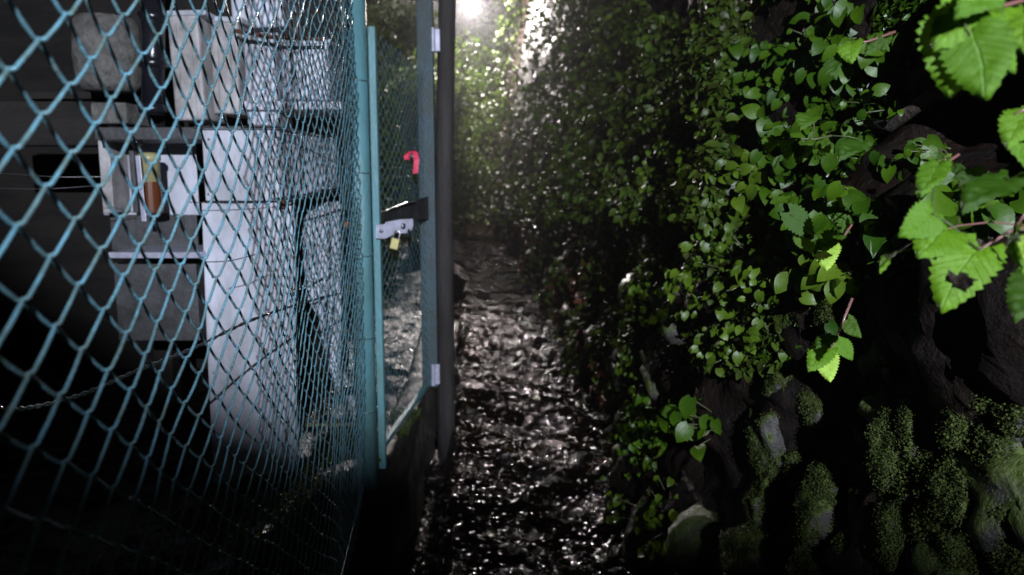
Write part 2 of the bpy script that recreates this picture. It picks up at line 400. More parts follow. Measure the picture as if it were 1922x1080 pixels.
# stones of the wall
def stone_mesh(seed, sx, sy, sz, sub=4):
    bm = bmesh.new(); bmesh.ops.create_icosphere(bm, subdivisions=sub, radius=1)
    for v in bm.verts:
        c = v.co
        k = 1 + .42 * noise.noise(c * 1.3 + Vector((seed, 0, 0))) + .22 * noise.noise(c * 3.5 + Vector((0, seed, 0))) + .05 * noise.noise(c * 9 + Vector((0, 0, seed)))
        c = Vector([math.copysign(abs(q) ** .8, q) for q in c]) * k
        v.co = Vector((c.x * sx, c.y * sy, c.z * sz))
    me = bpy.data.meshes.new('stone'); bm.to_mesh(me); bm.free(); me.materials.append(M['stone'])
    me.polygons.foreach_set('use_smooth', [True] * len(me.polygons)); return me
def moss_on(o, n, thr=.1, size=(.005, .013), seed=0):
    rs = np.random.default_rng(seed); me = o.data
    cs = np.array([p.center[:] for p in me.polygons]); ns = np.array([p.normal[:] for p in me.polygons])
    w = np.array([fbm(c[0] * 9 + seed, c[1] * 9, c[2] * 9) for c in cs]) * .8 + (ns @ np.array([-.62, -.1, .78])) - .35
    idx = np.where(w > thr)[0]
    if len(idx) < 5: return
    k = rs.choice(idx, n); wp = parent_world(o)
    pos = cs[k] + rs.normal(0, .005, (n, 3)) + np.array(wp); nn = ns[k] + rs.normal(0, .5, (n, 3)); tp = ns[k] * .6 + rs.normal(0, .7, (n, 3))
    V, Q = scatter(pos, nn + 1e-3, tp, rs.uniform(*size, n), T_TINY)
    np_mesh('moss', V, Q, M['moss'], o, np.repeat(rs.random(n), len(T_TINY[0])))
stones = [(1455, 835, 55, 75), (1555, 965, 72, 78), (1700, 850, 66, 110), (1680, 1010, 52, 75), (1800, 930, 55, 70), (1860, 850, 42, 40),
          (1430, 960, 45, 55), (1540, 770, 45, 50), (1745, 720, 38, 46), (1790, 1040, 45, 60), (1400, 1050, 60, 50), (1530, 1070, 55, 40),
          (1890, 960, 55, 60), (1480, 600, 45, 40), (1590, 600, 60, 45), (1850, 720, 50, 60), (1640, 700, 45, 50), (1900, 1060, 50, 50), (1615, 830, 34, 60), (1500, 880, 40, 34), (1620, 930, 34, 60), (1745, 1000, 40, 60), (1740, 900, 36, 50), (1600, 1060, 44, 44), (1870, 1010, 44, 40), (1680, 740, 44, 36), (1800, 800, 44, 50), (1470, 720, 40, 46), (1905, 780, 40, 50), (1600, 690, 44, 44), (1760, 630, 50, 44)]
for i, (px, py, rx, ry) in enumerate(stones):
    (p,), ok = hit_bank([px], [py]); k = p[1] / F
    o = bpy.data.objects.new('stone', stone_mesh(i * 3.7, rx * k * .9, rx * k * 1.05, ry * k)); COL.objects.link(o)
    o.parent = wall; o.location = Vector(p) - Vector(wall.location) + Vector((.02, 0, 0))
    moss_on(o, 15000, thr=-.05, size=(.0022, .0045), seed=i + 1)
rs = random.Random(5); n = 0
base_meshes = [stone_mesh(50 + i, .10, .13, .10, 3) for i in range(8)]
while n < 70:
    y = rs.uniform(1.2, 9); z = rs.uniform(0.02, 1.6)
    o = bpy.data.objects.new('stone', base_meshes[n % 8]); COL.objects.link(o); o.parent = wall
    o.location = Vector((float(bank(y, z)) + .04, y, z)) - Vector(wall.location)
    s_ = rs.uniform(.6, 1.4); o.scale = (s_, s_ * rs.uniform(.8, 1.3), s_ * rs.uniform(.7, 1.2)); o.rotation_euler = (rs.uniform(-.4, .4), rs.uniform(-.4, .4), rs.uniform(-.6, .6))
    n += 1

# ---------------------------------------------------------------- chain link
PW = .045; PH = .061; RW = .0020
def chain(mb, org, du, length, z0, z1, nrm, pw=PW, ph=PH, rw=RW, sag=.02, n=5, seed=0):
    cols = int(length / pw); rows = int((z1 - z0) / ph)
    for k in range(cols):
        pts = []
        for j in range(rows * 2 + 1):
            right = ((j + k) % 2 == 1)
            # '/' strands (left -> right going up) lie in front, the returns behind
            xk = (k + 1) * pw + rw * .8 if right else k * pw - rw * .8
            zk = z0 + j * ph / 2
            off = 0
            nxt = not right
            xa = (k + 1) * pw if nxt else k * pw
            sgn = 1 if not right else -1
            for f, o_, bend in ((0, 0, 0), (.13, .9, .10), (.5, 1.15, 0), (.87, .9, -.10)):
                x2 = (k + 1) * pw + rw * .8 if nxt else k * pw - rw * .8
                xx = xk + (x2 - xk) * f; zz = zk + ph / 2 * (f - bend * .9)
                pts.append((xx, o_ * sgn * rw * 1.1, zz))
        q = []
        for x, o_, z in pts:
            b = sag * noise.noise(Vector((x * 1.6 + seed, z * 1.5, 0))) * 1.5 + sag * .35 * noise.noise(Vector((x * 7, z * 6, seed)))
            dz = .012 * noise.noise(Vector((x * 2, z * 2, 9 + seed))); dx = .010 * noise.noise(Vector((x * 2.3, z * 2, 5 + seed)))
            q.append(Vector(org) + Vector(du) * (x + dx) + Vector(nrm) * (o_ + b) + Vector((0, 0, z + dz)))
        mb.tube(q, rw, n, cap=False)
# fence line from beside the camera to the gate post
FX0, FK = -.335, -.096
def fence_pt(y): return Vector((FX0 + FK * y, y, 0))
fa = fence_pt(.40); fb = fence_pt(3.05)
fdir = (fb - fa).normalized(); fn = Vector((fdir.y, -fdir.x, 0))
fence = thing('chain_link_fence', (fa.x, fa.y, .3), 'teal coated chain link fence close on the left, running to the gate', 'fence')
mb = MB(); chain(mb, fa, fdir, (fb - fa).length, .33, 2.62, fn); mb.build('mesh', M['teal'], fence, smooth=True)
# end post beside the gate: flat-sided with a rounded front
pe0 = P(690, 890, 3.36); ex = pe0.x
mb = MB(); mb.tube([(ex, 3.36, .22), (ex, 3.36, 2.66)], .049, 24); mb.build('post', M['post'], fence, smooth=True)
mb = MB(); mb.lathe((ex, 3.36, 2.66), [(.053, 0), (.053, .03), (.02, .055)], 20); mb.build('post_cap', M['post'], fence, smooth=True)
for z in (.40, 2.60):   # top and bottom wires
    mb = MB(); pts = [fa.lerp(fb, t) + Vector((0, 0, z + .01 * math.sin(9 * t))) for t in np.linspace(0, 1, 30)]
    mb.tube(pts, .0022, 5); mb.build('tension_wire', M['teal'], fence, smooth=True)
# ties around the post
for z in (.6, .95, 1.33, 1.7, 2.1):
    mb = MB(); mb.tube([Vector((ex, 3.36, z)) + Vector((math.cos(a) * .052, math.sin(a) * .052, .006 * math.sin(a * 2))) for a in np.linspace(0, 2 * math.pi, 16)], .0022, 5)
    mb.build('wire_tie', M['wire'], fence, smooth=True)

# gate
gl = P(719, 880, 3.42); gl = Vector((gl.x, 3.42, 0)); gh = P(808, 720, 4.62); gh = Vector((gh.x, 4.62, 0))
gd = (gh - gl).normalized(); gn = Vector((gd.y, -gd.x, 0))
gate = thing('gate', (gl.x, gl.y, .3), 'tall narrow teal framed wire mesh gate with galvanised latch beside the path', 'gate')
zt = P(700, 50, 3.42).z
def stile(p, z0, z1, w=.034, d=.034):
    a = MB(); rot = Matrix.Rotation(math.atan2(gd.y, gd.x), 3, 'Z')
    a.box((p.x, p.y, (z0 + z1) / 2), (w, d, z1 - z0), rot); return a
stile(gl, .29, zt).build('stile', M['post'], gate, bevel=.006)
stile(gh, .36, zt + .40, .04, .10).build('stile', M['post_shaded'], gate, bevel=.006)
rot = Matrix.Rotation(math.atan2(gd.y, gd.x), 3, 'Z')
L_ = (gh - gl).length; mid = (gl + gh) / 2
zc = P(760, 395, 4.0).z
for z, h in ((.40, .03),):
    MB().box((mid.x, mid.y, z), (L_ - .05, .028, h), rot).build('rail', M['post'], gate, bevel=.004)
a0 = gl + gd * .03; a1 = gh - gd * .03
MB().prism([a0 + Vector((0, 0, P(722, 399, 3.42).z)), a1 + Vector((0, 0, P(812, 369, 4.6).z)), a1 + Vector((0, 0, P(812, 412, 4.6).z)), a0 + Vector((0, 0, P(722, 418, 3.42).z))], gn * .012).build('lock_plate', M['greybox'], gate)
e0 = P(724, 396, 3.5); e1 = P(780, 377, 4.1)
MB().tube([e0, e0.lerp(e1, .5) + Vector((0, 0, .004)), e1], .005, 6).build('latch_rod', M['steel'], gate)
mb = MB(); chain(mb, gl + gd * .02, gd, L_ - .04, .40, zt - .04, gn, pw=.045, ph=.061, rw=.0012, n=4, sag=.012, seed=4); mb.build('mesh', M['teal'], gate, smooth=True)
# hinges on the far post
for py in (78, 700):
    h = P(820, py, 4.64)
    mb = MB(); mb.box((h.x, h.y - .03, h.z), (.045, .03, .13)); mb.tube([(h.x - .018, h.y - .055, h.z - .07), (h.x - .018, h.y - .055, h.z + .07)], .014, 10)
    mb.build('hinge', M['hasp'], gate, bevel=.003)
# latch of the gate: folded galvanised hasp
hs = [(706, 422), (722, 421), (724, 417), (752, 412), (775, 411), (776, 424), (772, 434), (766, 430), (764, 438), (742, 440), (722, 449), (706, 448)]
MB().prism([P(x, y, 3.36 + (x - 706) * .0012) for x, y in hs], (0, .006, 0)).build('hasp', M['hasp'], gate, bevel=.002)
mb = MB(); c = P(757, 424, 3.39); mb.lathe(c, [(.010, 0), (.012, .004), (.007, .02)], 10, (0, -1, 0)); mb.build('bolt', M['steel'], gate, smooth=True)
mb = MB(); c = P(716, 433, 3.35); mb.lathe(c, [(.008, 0), (.008, .006)], 8, (0, -1, 0)); mb.build('bolt', M['steel'], gate, smooth=True)

# padlock
c = P(741, 458, 3.33)
pad = thing('padlock', c, 'small brass padlock hanging from the galvanised hasp of the gate', 'padlock')
tilt = Matrix.Rotation(R(14), 3, 'Y')
MB().box(c, (.040, .020, .052), tilt).build('body', M['brass'], pad, bevel=.004)
pts = [c + tilt @ Vector((.013 * math.cos(a), 0, .026 + (.02 if 0 < a < math.pi else 0) + .014 * math.sin(a))) for a in np.linspace(0, math.pi, 12)]
pts = [c + tilt @ Vector((.013, 0, .024))] + pts + [c + tilt @ Vector((-.013, 0, .024))]
MB().tube(pts, .0035, 8).build('shackle', M['steel'], pad, smooth=True)
# pink tape on the gate mesh
pk = [(765, 300), (762, 293), (767, 288), (774, 284), (779, 287), (782, 300), (780, 326)]
mb = MB(); pts = [P(x, y, 3.95) for x, y in pk]
for i, (a, b) in enumerate(zip(pts[:-1], pts[1:])):
    pass
wv = Vector((.014, .0, .002)); up = []
strip = [p - wv + Vector((0, .006 * math.sin(i * 2), 0)) for i, p in enumerate(pts)] + [p + wv + Vector((0, -.006 * math.cos(i * 2), 0)) for i, p in list(enumerate(pts))[::-1]]
nn = len(pts); mb.add(strip, [(i, i + 1, 2 * nn - 2 - i, 2 * nn - 1 - i) for i in range(nn - 1)])
o = mb.build('ribbon', M['pink'], origin=pts[2]); so = o.modifiers.new('s', 'SOLIDIFY'); so.thickness = .0015
tag(o, 'pink plastic tape looped over the wire mesh of the gate', 'ribbon')

# brown timber pole right of the gate
p0 = P(838, 800, 4.85); p1 = P(843, -60, 4.85)
pole = MB().tube([Vector((p0.x, 4.85, -.9)), Vector((p0.x, 4.85, 1.5)), Vector((p1.x + .01, 4.85, 3.6))], [.062, .058, .054], 22).build('timber_pole', M['pillar'], smooth=True, origin=(p0.x, 4.85, 0))
tag(pole, 'weathered brown timber pole standing at the hinge side of the gate', 'pole')

# ---------------------------------------------------------------- equipment behind the fence
cab = thing('equipment_cabinet', (-1.15, 3.4, .3), 'tall white painted metal cabinet with open underside behind the fence', 'cabinet')
def face_box(x0, y0, x1, y1, Y, depth, name, m, parent, bevel=.004, jit=0):
    a = P(x0, y0, Y); b = P(x1, y1, Y)
    return MB().box(((a.x + b.x) / 2, Y + depth / 2, (a.z + b.z) / 2), (abs(b.x - a.x), depth, abs(a.z - b.z)), Matrix.Rotation(jit, 3, 'Y')).build(name, m, parent, bevel=bevel)
# upper body: front face and a side running back
f0 = P(378, 244, 3.2); f1 = P(525, 378, 3.2); b1 = P(636, 350, 3.65); b0 = P(636, 264, 3.65)
zt_, zb_ = f0.z, f1.z
bt = [(f0.x, 3.2, zb_), (f1.x, 3.2, zb_), (b1.x, 3.65, b1.z), (f0.x - .05, 3.65, b1.z)]; tp_ = [(f0.x, 3.2, zt_), (f1.x, 3.2, zt_), (b1.x, 3.65, b0.z), (f0.x - .05, 3.65, b0.z)]
MB().add(bt + tp_, [(3, 2, 1, 0), (4, 5, 6, 7), (0, 1, 5, 4), (1, 2, 6, 5), (2, 3, 7, 6), (3, 0, 4, 7)]).build('upper_body', M['white'], cab, bevel=.006)
MB().prism([(f0.x - .02, 3.17, zt_ + .003), (f1.x + .02, 3.17, zt_ + .003), (b1.x + .02, 3.67, b0.z + .003), (f0.x - .07, 3.67, b0.z + .003)], (0, 0, .010)).build('lid', M['steel'], cab, bevel=.003)
MB().prism([(f1.x + .004, 3.19, zb_ - .014), (f1.x + .020, 3.19, zb_ - .014), (b1.x + .02, 3.65, b1.z - .014), (b1.x + .004, 3.65, b1.z - .014)], (0, 0, .012)).build('edge_trim', M['steel'], cab)
# lower front panel, slightly tapered, with rounded back panel behind
q = [P(378, 381, 3.21), P(553, 381, 3.21), P(556, 600, 3.21), P(560, 925, 3.21), P(402, 930, 3.21), P(388, 640, 3.21)]
MB().prism([(p.x, 3.21, p.z) for p in q], (0, .02, 0)).build('front_panel', M['white'], cab, bevel=.003)
q = [(566, 440), (570, 412), (582, 392), (604, 380), (638, 378), (640, 600), (638, 745), (616, 690), (604, 640), (600, 600), (575, 560)]
MB().prism([(P(x, y, 3.75).x, 3.75, P(x, y, 3.75).z) for x, y in q], (0, .03, 0)).build('rear_panel', M['white'], cab, bevel=.004)
c = P(530, 381, 3.19); MB().box(c, (.02, .01, .05)).build('rust_patch', M['rust'], cab)
for px_, py_ in ((392, 262), (515, 262), (392, 365), (400, 520), (545, 520), (402, 700), (548, 740)):
    mb = MB(); mb.lathe(P(px_, py_, 3.2 if py_ < 380 else 3.21), [(.006, 0), (.0055, .003), (.003, .004)], 10, (0, -1, 0)); mb.build('screw', M['steel'], cab, smooth=True)

# open fronted housing left of the cabinet
hou = thing('filter_housing', (-1.6, 3.4, 1.3), 'open fronted pale box with a dark hood and a bright bottom tray behind the fence', 'box')
a = P(183, 262, 3.3); b = P(374, 480, 3.3)
face_box(183, 262, 374, 404, 3.52, .01, 'back_panel', M['white'], hou)
face_box(176, 239, 377, 263, 3.18, .36, 'hood', M['greybox'], hou)
face_box(203, 474, 376, 485, 3.15, .40, 'tray', M['hasp'], hou, .002)
face_box(183, 264, 214, 400, 3.36, .15, 'side_panel', M['cream'], hou)
face_box(205, 404, 372, 472, 3.50, .02, 'lower_panel', M['greybox'], hou)
face_box(240, 270, 258, 400, 3.42, .08, 'divider', M['greybox'], hou)
face_box(212, 494, 376, 640, 3.36, .20, 'skirt', M['greybox'], hou)
# filter jar, rod
c = P(286, 400, 3.27); top = P(286, 287, 3.27).z
jar = thing('filter_jar', c, 'small yellowed jar with amber lower half inside the open pale box', 'jar')
h = top - c.z; r_ = 18.5 * 3.27 / F
MB().lathe(c, [(r_ * .96, 0), (r_, .004), (r_, h * .5), (r_, h * .52)], 32).build('bowl', M['amber'], jar)
MB().lathe(c + Vector((0, 0, h * .52)), [(r_ * .98, 0), (r_ * .98, h * .34), (r_ * 1.12, h * .35), (r_ * 1.12, h * .42), (r_ * .8, h * .48)], 24).build('cap', M['yellowed'], jar, smooth=True)
c = P(256, 268, 3.22); mb = MB(); mb.lathe(c, [(.004, -.02), (.018, -.012), (.026, 0), (.018, .014), (.004, .02)], 16)
tag(mb.build('valve_knob', M['black'], smooth=True, origin=c), 'round black knob above the yellowed jar under the grey hood', 'knob')
a = P(257, 292, 3.18); b = P(270, 416, 3.18)
tag(MB().prism([a + Vector((-.008, 0, 0)), a + Vector((.012, 0, 0)), b + Vector((.010, 0, 0)), b + Vector((-.010, 0, 0))], (0, .008, 0)).build('measuring_rod', M['hasp'], origin=a, bevel=.002), 'thin silver measuring rod standing in front of the yellowed jar', 'rod')
# grey things higher on the left
c = P(208, 172, 3.4); k = 3.4 / F
tag(MB().lathe(c, [(44 * k, 0), (54 * k, 12 * k), (58 * k, 60 * k), (54 * k, 118 * k), (48 * k, 128 * k)], 26).build('stone_pot', M['stonepot'], smooth=True, origin=c), 'pitted grey pot on the shelf left of the black pipe', 'pot')
tag(face_box(168, 192, 238, 232, 3.38, .22, 'concrete_block', M['stonepot'], None, .01), 'pale grey concrete block resting on the hood under the pot', 'block')
pipe = thing('drain_pipe', P(288, 215, 3.25), 'black ribbed drain pipe standing upright between the pot and the pale boxes', 'pipe')
a = P(288, 216, 3.25); b = P(287, -25, 3.25)
MB().tube([a, b], 20 * 3.25 / F, 22).build('tube', M['black'], pipe, smooth=True)
for py in (205, 120, 33):
    c = P(287, py, 3.25); MB().lathe(c, [(20.5 * 3.25 / F, -.02), (25 * 3.25 / F, -.015), (25 * 3.25 / F, .015), (20.5 * 3.25 / F, .02)], 22).build('collar', M['black'], pipe, smooth=True)
tag(face_box(40, 172, 640, 186, 3.72, .3, 'shelf', M['darkwood'], None, .004), 'dark wooden shelf running behind the pots and pale boxes', 'shelf')
# pale boxes
def pale(x0, y0, x1, y1, Y, d, label, m='cream', jit=0., name='storage_box'):
    a = P((x0 + x1) / 2, y1, Y)
    t = thing(name, (a.x, Y + d / 2, a.z), label, 'box', 'pale boxes above the cabinet')
    face_box(x0, y0, x1, y1, Y, d, 'body', M[m], t, .012, jit)
    face_box(x0 - 2, y0 - 5, x1 + 2, y0 + 5, Y - .008, d + .016, 'lid', M['white'], t, .004, jit)
    for fx in (.3, .68):
        face_box(x0 + (x1 - x0) * fx - 4, y0 + 16, x0 + (x1 - x0) * fx + 3, y1 - 8, Y - .007, .01, 'rib', M[m], t, .002, jit)
    return t
pale(314, 24, 384, 226, 3.3, .25, 'narrow tall dirty white box right beside the black pipe', jit=R(-1.5))
pale(392, 36, 452, 214, 3.4, .25, 'narrow grey white box second to the right of the black pipe', 'cream', R(2))
pale(456, 66, 520, 236, 3.45, .25, 'pale box with its lid below the rusty bar', 'white')
pale(526, 78, 618, 188, 3.5, .3, 'wide low pale box nearest to the fence end post', 'white')
pale(430, -40, 532, 52, 3.5, .3, 'topmost white box cut by the top edge of the picture', 'white', R(-2))
tag(face_box(458, 190, 640, 206, 3.4, .4, 'ledge_board', M['white'], None, .003), 'white ledge board just above the lid of the tall cabinet', 'board')
a = P(440, 58, 3.3); b = P(606, 74, 3.36)
mb = MB(); mb.tube([a, a.lerp(b, .4) + Vector((0, 0, -.012)), b], .009, 8); tag(mb.build('rusty_bar', M['rust'], origin=a, smooth=True), 'thin rusty bar crossing in front of the topmost boxes', 'bar')
# orange reflector
c = P(650, 423, 3.9); tag(MB().lathe(c, [(.018, 0), (.017, .006), (.008, .010)], 18, (0, -1, 0)).build('reflector', M['orange'], smooth=True, origin=c), 'small round orange reflector left of the gate post', 'reflector')
c = P(650, 423, 3.93); 
# white downspout, dark pipe end, yellow rail
pts = [P(632, 690, 4.25), P(652, 728, 4.2), P(668, 772, 4.12), P(676, 800, 4.1)]
tag(MB().tube([P(634, 600, 4.3)] + pts, .034, 14).build('downspout', M['white'], smooth=True, origin=pts[0]), 'bent white downspout leaning below the rear cabinet panel', 'downspout')
a = P(634, 734, 4.0); b = P(664, 733, 4.12); tag(MB().tube([a, b], [.026, .03], 16).build('pipe_end', M['black'], smooth=True, origin=a), 'short black pipe end crossing the white downspout', 'pipe')
a = P(572, 798, 3.75); b = P(676, 796, 3.9); tag(MB().tube([a, a.lerp(b, .5) + Vector((0, 0, -.004)), b], .010, 10).build('rail', M['yellowed'], smooth=True, origin=a), 'low yellowish rail just above the ground left of the gate post', 'rail')
# shed frame in the dark on the left
shed = thing('shed', (-2.6, 4.6, .3), 'dark timber shed behind the equipment at the far left', 'shed')
MB().box((-2.85, 5.3, 1.9), (3.3, .06, 3.3)).build('back_wall', M['darkwood'], shed)
a = P(-60, 232, 3.55); b = P(182, 232, 3.55); MB().box(((a.x + b.x) / 2, 3.6, a.z), (b.x - a.x, .1, 80 * 3.55 / F)).build('beam', M['darkwood'], shed, bevel=.006)
MB().box((-2.0, 4.2, 1.7), (.1, .1, 2.9)).build('post', M['darkwood'], shed)
MB().box((-2.5, 4.4, 3.3), (3.0, 2.2, .05)).build('roof', M['darkwood'], shed)

# loose wires
def wire(pts, r, label, m='wire', name='wire', n=40, twist=True):
    ps = [P(*p) for p in pts]; out = []
    for i in range(n + 1):
        t = i / n * (len(ps) - 1); k = min(int(t), len(ps) - 2); f = t - k
        p0_, p1_, p2_, p3_ = ps[max(k - 1, 0)], ps[k], ps[k + 1], ps[min(k + 2, len(ps) - 1)]
        out.append(.5 * ((2 * p1_) + (p2_ - p0_) * f + (2 * p0_ - 5 * p1_ + 4 * p2_ - p3_) * f * f + (3 * p1_ - p0_ - 3 * p2_ + p3_) * f ** 3))
    mb = MB()
    if twist:
        for ph in (0, math.pi):
            mb.tube([p + Vector((0, math.cos(i * 1.2 + ph), math.sin(i * 1.2 + ph))) * r * .9 for i, p in enumerate(out)], r, 5)
    else: mb.tube(out, r, 5)
    return tag(mb.build(name, M[m], smooth=True, origin=ps[0]), label, 'wire')
wire([(-30, 762, 1.15), (40, 768, 1.2), (150, 742, 1.4), (260, 695, 1.6), (360, 655, 1.85), (480, 598, 2.1), (600, 560, 2.5), (670, 545, 2.9)], .0030, 'sagging twisted wire glinting low behind the near fence mesh', n=120)
wire([(-40, 322, 2.6), (100, 332, 2.65), (190, 332, 2.7)], .0015, 'upper of two thin level wires at the far left', twist=False)
wire([(-40, 352, 2.6), (80, 355, 2.65), (190, 348, 2.7)], .0015, 'lower of two thin level wires at the far left', twist=False)
wire([(508, 238, 3.0), (560, 246, 3.05), (632, 263, 3.1)], .0035, 'bright wire sloping down above the cabinet lid', twist=False)
wire([(515, 374, 3.02), (570, 366, 3.05), (634, 350, 3.1)], .0035, 'bright wire rising across the lower edge of the cabinet side', twist=True)
wire([(380, 492, 2.4), (430, 490, 2.5), (480, 478, 2.6)], .0018, 'short dark wire in front of the tall white panel, left piece', 'black', twist=False)
wire([(545, 543, 3.0), (575, 540, 3.0), (606, 523, 3.05)], .0035, 'short twisted bright wire below the white side panel', twist=True)
wire([(355, 380, 3.0), (440, 382, 3.05), (520, 380, 3.1)], .002, 'straight dark wire across the joint of the white cabinet', 'black', twist=False)

# ---------------------------------------------------------------- lit street lamp at the far end
base = Vector((LAMP.x - 1.0, 25.2, 0))
sl = thing('street_lamp', base, 'lit street lamp at the top of the picture beyond the path', 'street lamp')
MB().tube([base, base + Vector((0, 0, LAMP.z - .3))], [.09, .06], 14).build('pole', M['pillar'], sl, smooth=True)
MB().tube([base + Vector((0, 0, LAMP.z - .35)), base + Vector((.25, -.05, LAMP.z + .35)), LAMP + Vector((-.1, 0, .34))], .035, 10).build('arm', M['pillar'], sl, smooth=True)
MB().lathe(LAMP + Vector((0, 0, .18)), [(.30, 0), (.30, .06), (.14, .2), (.05, .25)], 20).build('lamp_head', M['greybox'], sl, smooth=True)
MB().lathe(LAMP, [(.05, -.24), (.18, -.2), (.25, -.05), (.24, .1), (.2, .17)], 20).build('lamp_glass', M['bulb'], sl, smooth=True)

# ---------------------------------------------------------------- foliage
def clump(px, py, rx, ry, n, sz, mk, label, T=None, out=.12, name='leafy_plant', cat='plant', group='plants growing out of the wall', holes=0., sd=0, toward=.55):
    """leaves on the bank surface inside a patch, each standing off the surface, with stems reaching into the wall"""
    rs = np.random.default_rng(sd or int(px * 7 + py)); T = T or T_MID
    a = rs.uniform(0, 2 * math.pi, n * 2); r = np.sqrt(rs.random(n * 2)); r = r * (1 + .25 * np.sin(a * 3 + px) + .15 * np.sin(a * 7 + py))
    X = px + rx * r * np.cos(a); Y = py + ry * r * np.sin(a)
    if holes:
        k = np.array([fbm(x * .012 + sd, y * .012, px * .01) for x, y in zip(X, Y)]) > holes * .5 - .25; X, Y = X[k], Y[k]
    X, Y = X[:n], Y[:n]
    pt, ok = hit_bank(X, Y); pt = pt[ok]; m = len(pt)
    if m < 3: return
    ctr = np.median(pt, 0)
    view = unit(np.array([0, 0, CAMZ]) - pt)
    dist = out * rs.random(m) ** 1.3
    pt = pt + view * dist[:, None] * .6 + np.array([-1, -.2, .25]) * dist[:, None] * .6
    outv = np.array([-.75, -.45, .45])
    nr = view * toward + outv * (1 - toward) + rs.normal(0, .36, (m, 3))
    tip = np.array([-.15, -.1, -.75]) + rs.normal(0, .55, (m, 3))
    size = rs.uniform(.45, 1.45, m) * sz * (pt[:, 1] / np.median(pt[:, 1])) ** .5
    t = thing(name, tuple(ctr), label, cat, group)
    leaf_obj('foliage', pt, nr, tip, size, T, M[mk], t, vr=np.clip(rs.normal(.5, .25, m), 0, 1))
    mb = MB(); root = Vector(ctr) + Vector((.12, 0, -.1))
    for i in rs.choice(m, min(m, 14), replace=False):
        e = Vector(pt[i]); mid_ = root.lerp(e, .55) + Vector((-.02, 0, .05))
        mb.tube([root, mid_, e], [.004, .003, .0015], 5)
    mb.build('stem', M['stem'], t, smooth=True)
    return t
# round leaved plants, mid distance right
MID = [
 (1470, 70, 110, 70, 60, .040, 'leaf_mid', 'dim round leaved plant at the top middle of the right bank'),
 (1610, 70, 90, 80, 45, .044, 'leaf_mid', 'round leaved plant left of the big serrated leaves'),
 (1505, 180, 95, 75, 60, .042, 'leaf_mid', 'round leaved plant in the upper half of the green tangle'),
 (1390, 150, 80, 80, 60, .036, 'leaf_mid', 'small leaved green plant catching sparkles high on the bank'),
 (1500, 290, 100, 50, 55, .044, 'leaf_mid', 'plant with pairs of broad leaves left of the dark hollow'),
 (1560, 250, 60, 60, 22, .046, 'leaf_mid', 'few broad leaves hanging at the left rim of the dark hollow'),
 (1590, 400, 80, 50, 34, .044, 'leaf_mid', 'dark leaved plant just below the dark hollow'),
 (1510, 420, 70, 55, 34, .046, 'leaf_mid', 'bright glossy leaves at the middle of the right bank'),
 (1640, 440, 60, 50, 24, .040, 'leaf_mid', 'small plant left of the lower serrated leaves'),
 (1560, 520, 60, 50, 22, .040, 'leaf_yellow', 'plant with a yellow leaf under the glossy leaves'),
 (1850, 400, 80, 70, 26, .050, 'leaf_mid', 'dark leaves behind the thin bare twig at the right edge'),
 (1740, 300, 60, 30, 14, .034, 'leaf_mid', 'small leaves under the dark hollow at the right'),
 (1690, 200, 50, 25, 5, .03, 'leaf_mid', 'few small leaves inside the dark hollow'),
 (1570, 650, 50, 30, 14, .034, 'leaf_mid', 'small tuft of leaves above the mossy stones'),
]
for i, (x, y, rx, ry, n, s_, mk, lb) in enumerate(MID): clump(x, y, rx, ry, int(n * 2.3), s_, mk, lb, holes=.25, sd=i + 11)
YEL = [
 (1300, 150, 80, 90, 130, .034, 'olive plant high on the bank with many sparkling wet leaves'),
 (1240, 250, 80, 90, 150, .036, 'yellow green plant left of the broad leaves, upper one'),
 (1260, 350, 70, 80, 130, .036, 'yellow green plant in the middle of the small leaved band'),
 (1330, 400, 70, 90, 110, .034, 'yellow green plant between small and broad leaves'),
 (1210, 480, 60, 60, 60, .034, 'sparse yellow green plant above the brown bare earth'),
 (1420, 340, 60, 90, 40, .038, 'olive shoots hanging beside the mossy trunk like stones'),
 (1270, 560, 90, 60, 80, .034, 'dim green plant in the lower middle of the bank'),
 (1180, 700, 50, 60, 60, .034, 'small plant hanging over the path edge, upper part'),
 (1240, 800, 80, 70, 150, .034, 'dense green plant hanging low beside the wet path'),
 (1190, 870, 60, 50, 90, .032, 'leafy fringe touching the path edge below the dense plant'),
 (1400, 520, 90, 80, 60, .030, 'dim creeping plant below the olive shoots'),
 (1390, 640, 80, 60, 40, .030, 'sparse dim plant just above the left mossy stones'),
 (1180, 330, 60, 110, 110, .036, 'dim plant on the bank beside the bend of the path'),
 (1120, 180, 60, 100, 120, .040, 'far green plant high on the bank with white glints'),
 (1230, 970, 70, 70, 50, .032, 'dim plant at the foot of the bank near the bottom'),
]
for i, (x, y, rx, ry, n, s_, lb) in enumerate(YEL): clump(x, y, rx, ry, int(n * 1.9), s_, 'leaf_yellow' if i not in (8,) else 'leaf_mid', lb, holes=.2, sd=i + 41, out=.16)
clump(1330, 795, 42, 40, 16, .055, 'leaf_mid', 'bright fern like leaves standing out over the dense low plant', sd=77, out=.2)

